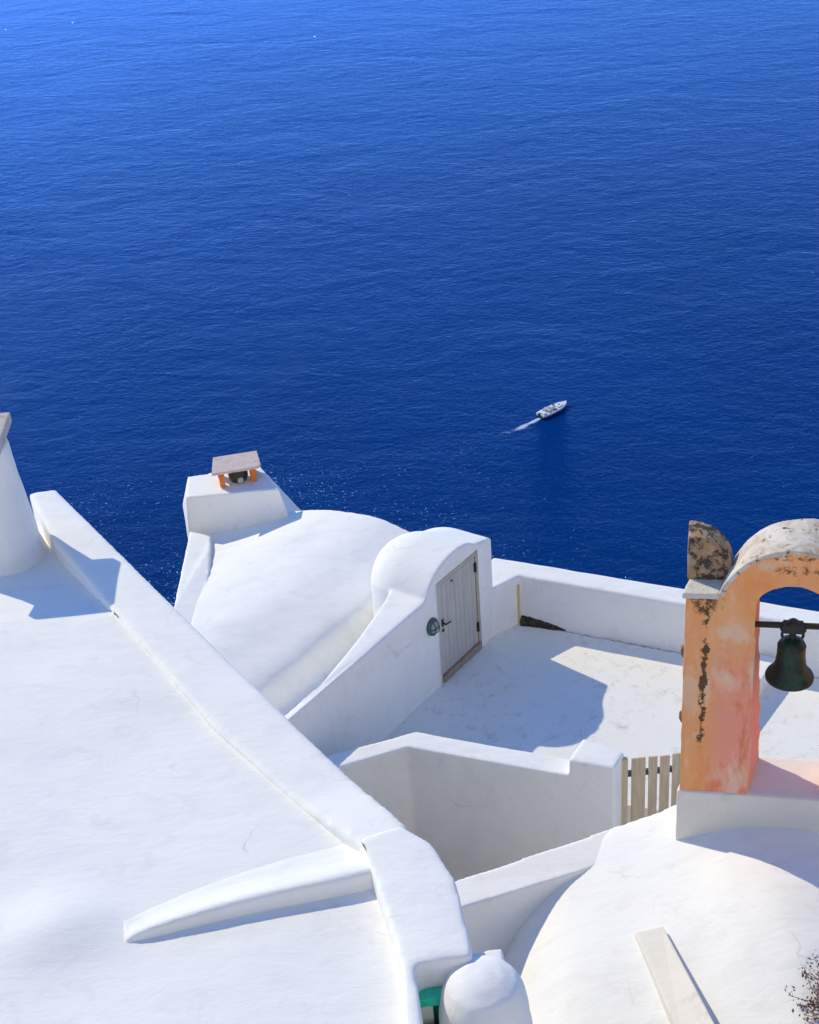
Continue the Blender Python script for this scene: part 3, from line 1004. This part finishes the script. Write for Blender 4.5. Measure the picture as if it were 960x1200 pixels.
# cross wall
bm = bmesh.new()
f0 = at(520, 1070, 3.0); f1 = at(690, 1018, 3.0); f2 = at(706, 1013, 3.0)
r0 = at(520, 1036, 3.0); r1 = at(722, 968, 3.06)
prism(bm, [f0, f1, f1.lerp(f2, 1.0), r1, r0], -2.5)
plaster(link('cross_wall', bm, WHITE, dh), 0.025, 5, 0.006, 0.6)
dprof = [(0.25, 0.6), (0.42, 1.55), (0.69, 2.17), (0.94, 2.57), (1.33, 2.89), (1.65, 3.0), (2.1, 3.12), (2.57, 3.27), (3.04, 3.46), (3.5, 3.56), (3.96, 3.52), (4.6, 3.36), (5.3, 2.95), (5.9, 2.3), (6.2, 1.2), (6.3, 0.6)]
bk = [(0.0, 11.20), (0.27, 11.25), (1.72, 11.80), (1.90, 12.00), (2.67, 12.05), (3.3, 12.2), (6.5, 11.6)]
fdir = Vector((-0.219, -0.976, 0))
bm = bmesh.new()
P = []
for i in range(81):
    x = 0.25 + 6.05 * i / 80
    # profile measured on the line of the tower front; rows run towards the viewer
    yb = lerp(bk, x)
    row = []
    for j in range(50):
        y = yb + (4.6 - yb) * j / 49
        # sideways shear so that the vault runs square to the tower
        fall = -0.105 * max(0, 10.4 - y) ** 1.6
        row.append(Vector((x - 0.10 * max(0, 11.2 - y), y, curve_tab(dprof, x) + fall)))
    P.append(row)
grid_solid(bm, P, -2.5)
vault = plaster(link('vault_roof', bm, WHITE, dh), 0.04, 5, 0.016, 0.9)
# flat-topped rib
bm = bmesh.new()
q = [at(744, 1092, 3.16), at(777, 1084, 3.26), at(841, 1205, 3.38), at(905, 1320, 3.50), at(850, 1340, 3.36), at(797, 1215, 3.18)]
prism(bm, q, 1.0)
link('rib', bm, plaster_mat('stained_plaster', base=(0.80, 0.75, 0.66), dirt=(0.55, 0.44, 0.32), amount=1.0, specks=0.5), dh, smooth=False, bevel=0.02)

# ------------------------------------------------------------------ bell tower
TA = Vector((2.568, 11.53, 3.93))
trot = math.atan2(-0.219, 0.976)
tower = bpy.data.objects.new('bell_tower', None)
COL.objects.link(tower)
tower.location = TA
tower.rotation_euler = (0, 0, trot)
tag(tower, 'weathered orange and pink arched bell tower with a green bell, standing on a cream plinth', 'bell tower')
TM = Matrix.Translation(TA) @ Matrix.Rotation(trot, 4, 'Z')
SHK = 0.225
def tl(name, bm, mat, parent=tower, smooth=False, bevel=0.0, shear=True):
    """part given in the tower's own axes (x along the front, y back, z up)"""
    if shear:
        for v in bm.verts: v.co.x += SHK * v.co.y
    bmesh.ops.recalc_face_normals(bm, faces=bm.faces)
    me = bpy.data.meshes.new(name); bm.to_mesh(me); bm.free()
    me.materials.append(mat)
    o = bpy.data.objects.new(name, me); COL.objects.link(o); o.parent = parent
    if smooth: me.polygons.foreach_set('use_smooth', [True] * len(me.polygons))
    if bevel:
        b = o.modifiers.new('bevel', 'BEVEL'); b.width = bevel; b.segments = 2
    return o
AC, EZ, ER, IZ, IR = 0.98, 2.24, 0.68, 2.13, 0.41
DEP = 0.60
outl = [(0.0, 0.0), (-0.015, 1.2), (-0.01, 2.385), (0.27, 2.40)]
a0 = math.acos((0.27 - AC) / ER) if abs((0.27 - AC) / ER) < 1 else math.pi
a0 = math.pi - math.asin(min(1, (2.40 - EZ) / ER))
ext = [(AC + ER * math.cos(t), EZ + ER * math.sin(t)) for t in [a0 + (math.pi - a0 - a0) * i / 28 for i in range(29)]]
ext = [(AC + ER * math.cos(t), EZ + ER * math.sin(t)) for t in [a0 - (2 * a0 - math.pi) * i / 28 for i in range(29)]]
ins = [(AC + IR * math.cos(t), IZ + IR * math.sin(t)) for t in [math.pi * i / 24 for i in range(25)]]
right = [(2 * AC - 0.27, 2.40), (2 * AC + 0.01, 2.385), (2 * AC + 0.10, 1.2), (2 * AC + 0.12, 0.0)]
poly = outl + ext + right + [(1.43, 0.0)] + ins + [(0.68, 0.0)]
bm = bmesh.new()
extrude(bm, [Vector((x, 0, z)) for x, z in poly], Vector((0, DEP, 0)))
body = tl('arch', bm, tower_mat())
plaster(body, 0.016, 3, 0.010, 0.18)
# plaster coping on the extrados
COPE = lichen_mat('lichened_coping', (0.70, 0.64, 0.55), (0.52, 0.38, 0.24), (0.14, 0.11, 0.08), 4, 0.5, 1)
bm = bmesh.new()
o_ = [(AC + (ER + 0.022) * math.cos(t), EZ + (ER + 0.022) * math.sin(t)) for t in [a0 - (2 * a0 - math.pi) * i / 32 for i in range(33)]]
i_ = [(AC + (ER - 0.03) * math.cos(t), EZ + (ER - 0.03) * math.sin(t)) for t in [a0 - (2 * a0 - math.pi) * i / 32 for i in range(33)]]
extrude(bm, [Vector((x, -0.012, z)) for x, z in o_ + list(reversed(i_))], Vector((0, DEP + 0.024, 0)))
plaster(tl('coping', bm, COPE), 0.013, 3, 0.010, 0.2)
for sgn in (0, 1):
    def mx(x): return x if sgn == 0 else 2 * AC - x
    bm = bmesh.new()
    x0, x1 = sorted((mx(-0.035), mx(0.31)))
    box(bm, (x0, -0.018, 2.37), (x1 - x0, 0, 0), (0, DEP + 0.03, 0), (0, 0, 0.065))
    plaster(tl('shoulder', bm, lichen_mat('shoulder_plaster', (0.68, 0.64, 0.55), (0.5, 0.42, 0.32), (0.12, 0.10, 0.08), 7, 0.3, 4)), 0.012, 3, 0.008, 0.2)
    bm = bmesh.new()
    Rh = 0.60
    hp = [(-0.045, 2.42)] + [(-0.045, 2.47 + 0.0)] + [(-0.045 + 0.40 * math.sin(t), 2.47 + Rh * math.cos(t)) for t in [math.pi / 2 * i / 12 * 1.12 for i in range(13)]]
    hp = [(-0.045, 2.41), (-0.050, 2.70), (-0.045, 2.905), (0.06, 2.895), (0.16, 2.86), (0.25, 2.80), (0.32, 2.72), (0.365, 2.63), (0.38, 2.56), (0.36, 2.51), (0.30, 2.45), (0.26, 2.41)]
    extrude(bm, [Vector((mx(x) + 0.05, 0.24, z)) for x, z in hp], Vector((0, 0.33, 0)))
    plaster(tl('horn', bm, lichen_mat('horn_lichen', (0.55, 0.44, 0.34), (0.40, 0.25, 0.13), (0.075, 0.06, 0.05), 3.2, 0.9, 3.2), shear=False), 0.014, 2, 0.004, 0.3)
# plinth
bm = bmesh.new()
box(bm, (-0.03, -0.02, -0.95), (2.14, 0, 0), (0, DEP + 0.06, 0), (0, 0, 0.965))
plaster(tl('plinth', bm, CREAM), 0.02, 2, 0.008, 0.3)
# iron bar
BARZ = 1.885
BY = 0.33
bm = bmesh.new()
tube(bm, (0.53, BY, BARZ), (1.43, BY, BARZ + 0.01), 0.032, 14)
tl('crossbar', bm, flat_mat('rusty_black_bar', (0.025, 0.02, 0.018), 0.6, 0.4, 30))
SOILB = lichen_mat('brown_lichen', (0.45, 0.28, 0.14), (0.3, 0.18, 0.09), (0.06, 0.05, 0.03), 12, 0.6)
for zz, xx in ((1.72, -0.045), (0.92, -0.04)):
    bm = bmesh.new()
    lathe(bm, [(0.01, -0.08), (0.03, -0.03), (0.03, 0.04), (0.01, 0.07)], (xx + 0.025, 0.06, zz), 10)
    tl('stone_stub', bm, SOILB, smooth=True)

# bell
BC = TM @ Vector((1.02 + SHK * BY * 0.0 + 0.01, BY, 0)) ; BC.z = 0
bx0 = TM @ Vector((1.035, BY, 0))
bell = empty('bell', (bx0.x, bx0.y, TA.z + BARZ), 'dark green bronze bell hanging from the black iron bar in the arch', 'bell')
k = NT('green_bronze'); c = k.coord()
sep = k.n('ShaderNodeSeparateXYZ'); k.l(c, sep.inputs[0])
nz = k.noise(c, 7, 6, 0.65, 0.4)
k.color(k.mix(k.ramp(nz, [(0.40, 0.0), (0.64, 1.0)]), (0.018, 0.022, 0.018), (0.012, 0.085, 0.050)))
k.rough(0.48, 0.5); k.b.inputs['Metallic'].default_value = 0.25
k.l(k.bump(k.noise(c, 25, 5), 0.3, 0.004), k.b.inputs['Normal'])
BRZ = k.m
zt0 = -0.155
bp = [(0.0, 0.0), (0.07, -0.004), (0.115, -0.025), (0.133, -0.06), (0.140, -0.075), (0.137, -0.085), (0.140, -0.20), (0.150, -0.28), (0.170, -0.34), (0.200, -0.385), (0.228, -0.415), (0.238, -0.44), (0.236, -0.465), (0.222, -0.475), (0.20, -0.455), (0.165, -0.39), (0.135, -0.30), (0.12, -0.10), (0.06, -0.04), (0.0, -0.035)]
bm = bmesh.new()
lathe(bm, [(max(r, 0.002), z + zt0) for r, z in bp], bx0.to_2d().to_3d() + Vector((0, 0, TA.z + BARZ)), 48, False)
bc = Vector((bx0.x, bx0.y, TA.z + BARZ))
link('bell_body', bm, BRZ, bell, smooth=True)
ux = Vector((math.cos(trot), math.sin(trot), 0)); vy = Vector((-ux.y, ux.x, 0))
IRON = flat_mat('dark_iron', (0.022, 0.024, 0.022), 0.55, 0.4, 30)
bm = bmesh.new()
def arc_tube(bm, c0, rx, rz, t0, t1, r, n=12):
    pts = [c0 + ux * (rx * math.cos(t0 + (t1 - t0) * i / n)) + Vector((0, 0, rz * math.sin(t0 + (t1 - t0) * i / n))) for i in range(n + 1)]
    for a, b_ in zip(pts, pts[1:]): tube(bm, a, b_, r, 8)
arc_tube(bm, bc + Vector((0, 0, zt0 + 0.05)) - ux * 0.060, 0.042, 0.052, -math.pi * .6, math.pi * 1.2, 0.015)
arc_tube(bm, bc + Vector((0, 0, zt0 + 0.05)) + ux * 0.060, 0.042, 0.052, -math.pi * .2, math.pi * 1.6, 0.015)
box(bm, bc + ux * -0.017 - vy * 0.03 + Vector((0, 0, zt0 - 0.01)), ux * 0.034, vy * 0.06, (0, 0, 0.16))
extrude(bm, [bc - vy * 0.05 + ux * a_ + Vector((0, 0, z_)) for a_, z_ in ((-0.10, -0.062), (0.10, -0.062), (0.125, -0.02), (0.09, 0.035), (-0.09, 0.035), (-0.125, -0.02))], vy * 0.10)
lathe(bm, [(0.075, 0.02), (0.06, 0.05), (0.03, 0.075), (0.01, 0.085)], bc, 16)
link('crown', bm, IRON, bell)
bm = bmesh.new()
lathe(bm, [(0.006, -0.20), (0.01, -0.42), (0.03, -0.46), (0.034, -0.485), (0.02, -0.505), (0.012, -0.54)], bc + Vector((0, 0, zt0)), 14)
link('clapper', bm, IRON, bell, smooth=True)

# ------------------------------------------------------------------ dry shrub at the right edge
sh_c = at(994, 1162, 3.65)
shrub = empty('shrub', (sh_c.x, sh_c.y, 3.05), 'dry brown and mauve twiggy shrub at the lower right edge beside the rounded roof', 'shrub')
bm = bmesh.new()
rnd = random.Random(3)
tips = []
for i in range(90):
    a = rnd.uniform(0, 2 * math.pi); e_ = rnd.uniform(-0.2, 1.4)
    L_ = rnd.uniform(0.22, 0.42)
    b0 = Vector((sh_c.x, sh_c.y, 3.3))
    d = Vector((math.cos(a) * math.cos(e_), math.sin(a) * math.cos(e_), math.sin(e_) + 0.25)).normalized()
    p = b0
    for s_ in range(4):
        q = p + d * (L_ / 4 * 1.5)
        d = (d + Vector((rnd.uniform(-.4, .4), rnd.uniform(-.4, .4), rnd.uniform(-.3, .3)))).normalized()
        tube(bm, p, q, 0.007 - s_ * 0.0013, 5)
        p = q
        tips.append(p.copy())
for s_ in range(2): tube(bm, (sh_c.x + 0.02 * s_, sh_c.y, 2.6), (sh_c.x, sh_c.y, 3.35), 0.02, 7)
link('twigs', bm, flat_mat('dry_twig', (0.17, 0.11, 0.08), 0.9, 0.4, 20), shrub)
def leaves(cols, n, seed, name):
    rr = random.Random(seed)
    b = bmesh.new()
    for i in range(n):
        p = rr.choice(tips) + Vector((rr.gauss(0, .035), rr.gauss(0, .035), rr.gauss(0, .035)))
        m = Matrix.Rotation(rr.uniform(0, 6.28), 3, 'Z') @ Matrix.Rotation(rr.uniform(0, 3.14), 3, 'X')
        s_ = rr.uniform(0.012, 0.024)
        vs = [b.verts.new(p + m @ Vector(v) * s_) for v in ((0, -1, 0), (0.55, -.1, 0.15), (0, 1, 0), (-0.55, -.1, 0.15))]
        b.faces.new(vs)
    lo = link(name, b, flat_mat(name, cols, 0.8, 0.4, 30), shrub)
    lo['kind'] = 'stuff'
leaves((0.17, 0.10, 0.10), 2600, 4, 'dry_leaf_mass')
leaves((0.55, 0.38, 0.42), 700, 5, 'pale_leaf_mass')

# ------------------------------------------------------------------ boat and wake
bst, bbow = at(633, 490, SEA_Z), at(664, 475, SEA_Z)
bd = (bbow - bst); Lb = bd.length; bd.normalize()
bs = Vector((bd.y, -bd.x, 0))                      # starboard, towards the viewer
boat = bpy.data.objects.new('motor_boat', None); COL.objects.link(boat)
boat.location = bst + bd * Lb / 2
boat.rotation_euler = (0, 0, math.atan2(bd.y, bd.x))
tag(boat, 'small white open motor boat heading away on the deep blue sea', 'boat')
K = Lb / 9.0
GEL = flat_mat('white_gelcoat', (0.80, 0.79, 0.77), 0.35, 0.06, 2)
HULLD = flat_mat('dark_lower_hull', (0.03, 0.028, 0.035), 0.4, 0.2, 2)  # lower hull, darker than the white topsides
def bl_(name, bm, mat, smooth=False, bevel=0, parent=boat):
    for v in bm.verts: v.co *= K
    return tl(name, bm, mat, parent, smooth, bevel, shear=False)
st_ = [(-4.5, 1.25), (-3.5, 1.42), (-2, 1.52), (0, 1.52), (1.6, 1.35), (2.8, 1.02), (3.7, 0.58), (4.3, 0.2), (4.55, 0.03)]
def hull(rings_def, mat, name):
    b = bmesh.new(); rs = []
    for x, w_ in st_:
        sheer = 0.95 + 0.35 * max(0, x / 4.5) ** 2
        sec = []
        for f, z in rings_def(sheer): sec.append((w_ * f, z))
        rs.append([b.verts.new((x + (0.0 if z > 0.3 else -0.12 * max(0, x) / 4.5 * 3), y, z)) for y, z in sec] +
                  [b.verts.new((x + (0.0 if z > 0.3 else -0.12 * max(0, x) / 4.5 * 3), -y, z)) for y, z in reversed(sec)])
    for a, c2 in zip(rs, rs[1:]):
        n = len(a)
        for i in range(n):
            j = (i + 1) % n
            b.faces.new((a[i], a[j], c2[j], c2[i]))
    b.faces.new(rs[0]); b.faces.new(list(reversed(rs[-1])))
    return bl_(name, b, mat)
hull(lambda s: [(0.3, -0.5), (0.82, -0.1), (0.90, 0.42)], HULLD, 'hull_bottom')
hull(lambda s: [(0.905, 0.40), (0.96, 0.6), (1.03, s - 0.12), (1.03, s), (0.90, s + 0.0), (0.86, s - 0.07)], GEL, 'hull')
b = bmesh.new(); box(b, (0.9, -0.95, 0.98), (2.0, 0.25, 0), (0, 1.6, 0), (0, 0, 0.28)); bl_('foredeck', b, GEL, bevel=0.08)
b = bmesh.new(); box(b, (-4.2, -1.05, 0.92), (1.1, 0, 0), (0, 2.1, 0), (0, 0, 0.35)); bl_('sunpad', b, GEL, bevel=0.1)
b = bmesh.new(); box(b, (-2.5, -1.15, 0.9), (3.0, 0, 0), (0, 2.3, 0), (0, 0, 0.06)); bl_('cockpit_floor', b, flat_mat('cockpit', (0.30, 0.22, 0.25), 0.7, 0.2, 2))
b = bmesh.new(); box(b, (-0.9, -0.55, 0.95), (0.9, 0, 0), (0, 1.1, 0), (0, 0, 0.8)); bl_('console', b, GEL, bevel=0.1)
b = bmesh.new(); box(b, (-0.05, -0.6, 1.6), (0.05, 0, 0), (0, 1.2, 0), (-0.25, 0, 0.5)); bl_('windscreen', b, flat_mat('smoked_glass', (0.03, 0.03, 0.05), 0.1))
for yy in (-0.75, 0.25):
    b = bmesh.new(); box(b, (-2.2, yy, 0.95), (0.55, 0, 0), (0, 0.5, 0), (0, 0, 0.45)); box(b, (-2.3, yy, 1.3), (0.12, 0, 0), (0, 0.5, 0), (0, 0, 0.5)); bl_('seat', b, GEL, bevel=0.06)
b = bmesh.new(); box(b, (1.6, -0.25, 1.24), (0.55, 0, 0), (0, 0.5, 0), (0, 0, 0.06)); bl_('hatch', b, flat_mat('hatch_dark', (0.05, 0.045, 0.06), 0.3), bevel=0.02)
b = bmesh.new(); box(b, (-4.95, -0.25, 0.2), (0.5, 0, 0), (0, 0.5, 0), (0, 0, 1.15)); bl_('outboard_motor', b, flat_mat('motor_dark', (0.05, 0.05, 0.06), 0.4), bevel=0.1)

# wake foam: low ridge of churned water behind the stern
b = bmesh.new()
rnd = random.Random(9)
w0 = at(633, 491, SEA_Z); w1 = at(583, 513, SEA_Z)
wdv = (w1 - w0); wl = wdv.length; wdv.normalize(); wn = Vector((-wdv.y, wdv.x, 0))
k = NT('foam'); c = k.coord()
tr = k.n('ShaderNodeBsdfTransparent')
mx_ = k.n('ShaderNodeMixShader')
fo = k.noise(c, 0.55, 6, 0.75, 0.4)
at_ = k.n('ShaderNodeAttribute', attribute_name='fade')
den = k.math('MULTIPLY', k.ramp(k.math('ADD', fo, k.math('MULTIPLY', k.math('SUBTRACT', at_.outputs['Fac'], 0.5), 0.55)), [(0.42, 0.0), (0.66, 1.0)]), 0.85)
k.color((0.62, 0.72, 0.85)); k.rough(0.9)
k.l(den, mx_.inputs[0]); k.l(tr.outputs[0], mx_.inputs[1]); k.l(k.b.outputs[0], mx_.inputs[2])
k.l(mx_.outputs[0], k.t.nodes['Material Output'].inputs['Surface'])
NW, MW = 60, 9
vals = []
grid = []
for i in range(NW + 1):
    t = i / NW
    hw = 0.7 + 1.2 * t
    cpt = w0 + wdv * (wl * t) + wn * (0.9 * math.sin(t * 5.0) * t)
    r_ = []
    for j in range(MW):
        f = j / (MW - 1) * 2 - 1
        r_.append(b.verts.new(cpt + wn * hw * f + Vector((0, 0, 0.06 + 0.18 * (1 - f * f) * (1 - t)))))
        vals.append(max(0, (0.25 + 0.75 * (1 - t)) * min(1, (1 - t) * 5) * (1 - abs(f) ** 1.6)))
    grid.append(r_)
for i in range(NW):
    for j in range(MW - 1):
        b.faces.new((grid[i][j], grid[i][j + 1], grid[i + 1][j + 1], grid[i + 1][j]))
wake = link('boat_wake', b, k.m, smooth=True)
atr = wake.data.attributes.new('fade', 'FLOAT', 'POINT')
for i, v_ in enumerate(vals): atr.data[i].value = v_
tag(wake, 'thin trail of white foam on the water behind the motor boat', 'wake', kind='stuff')
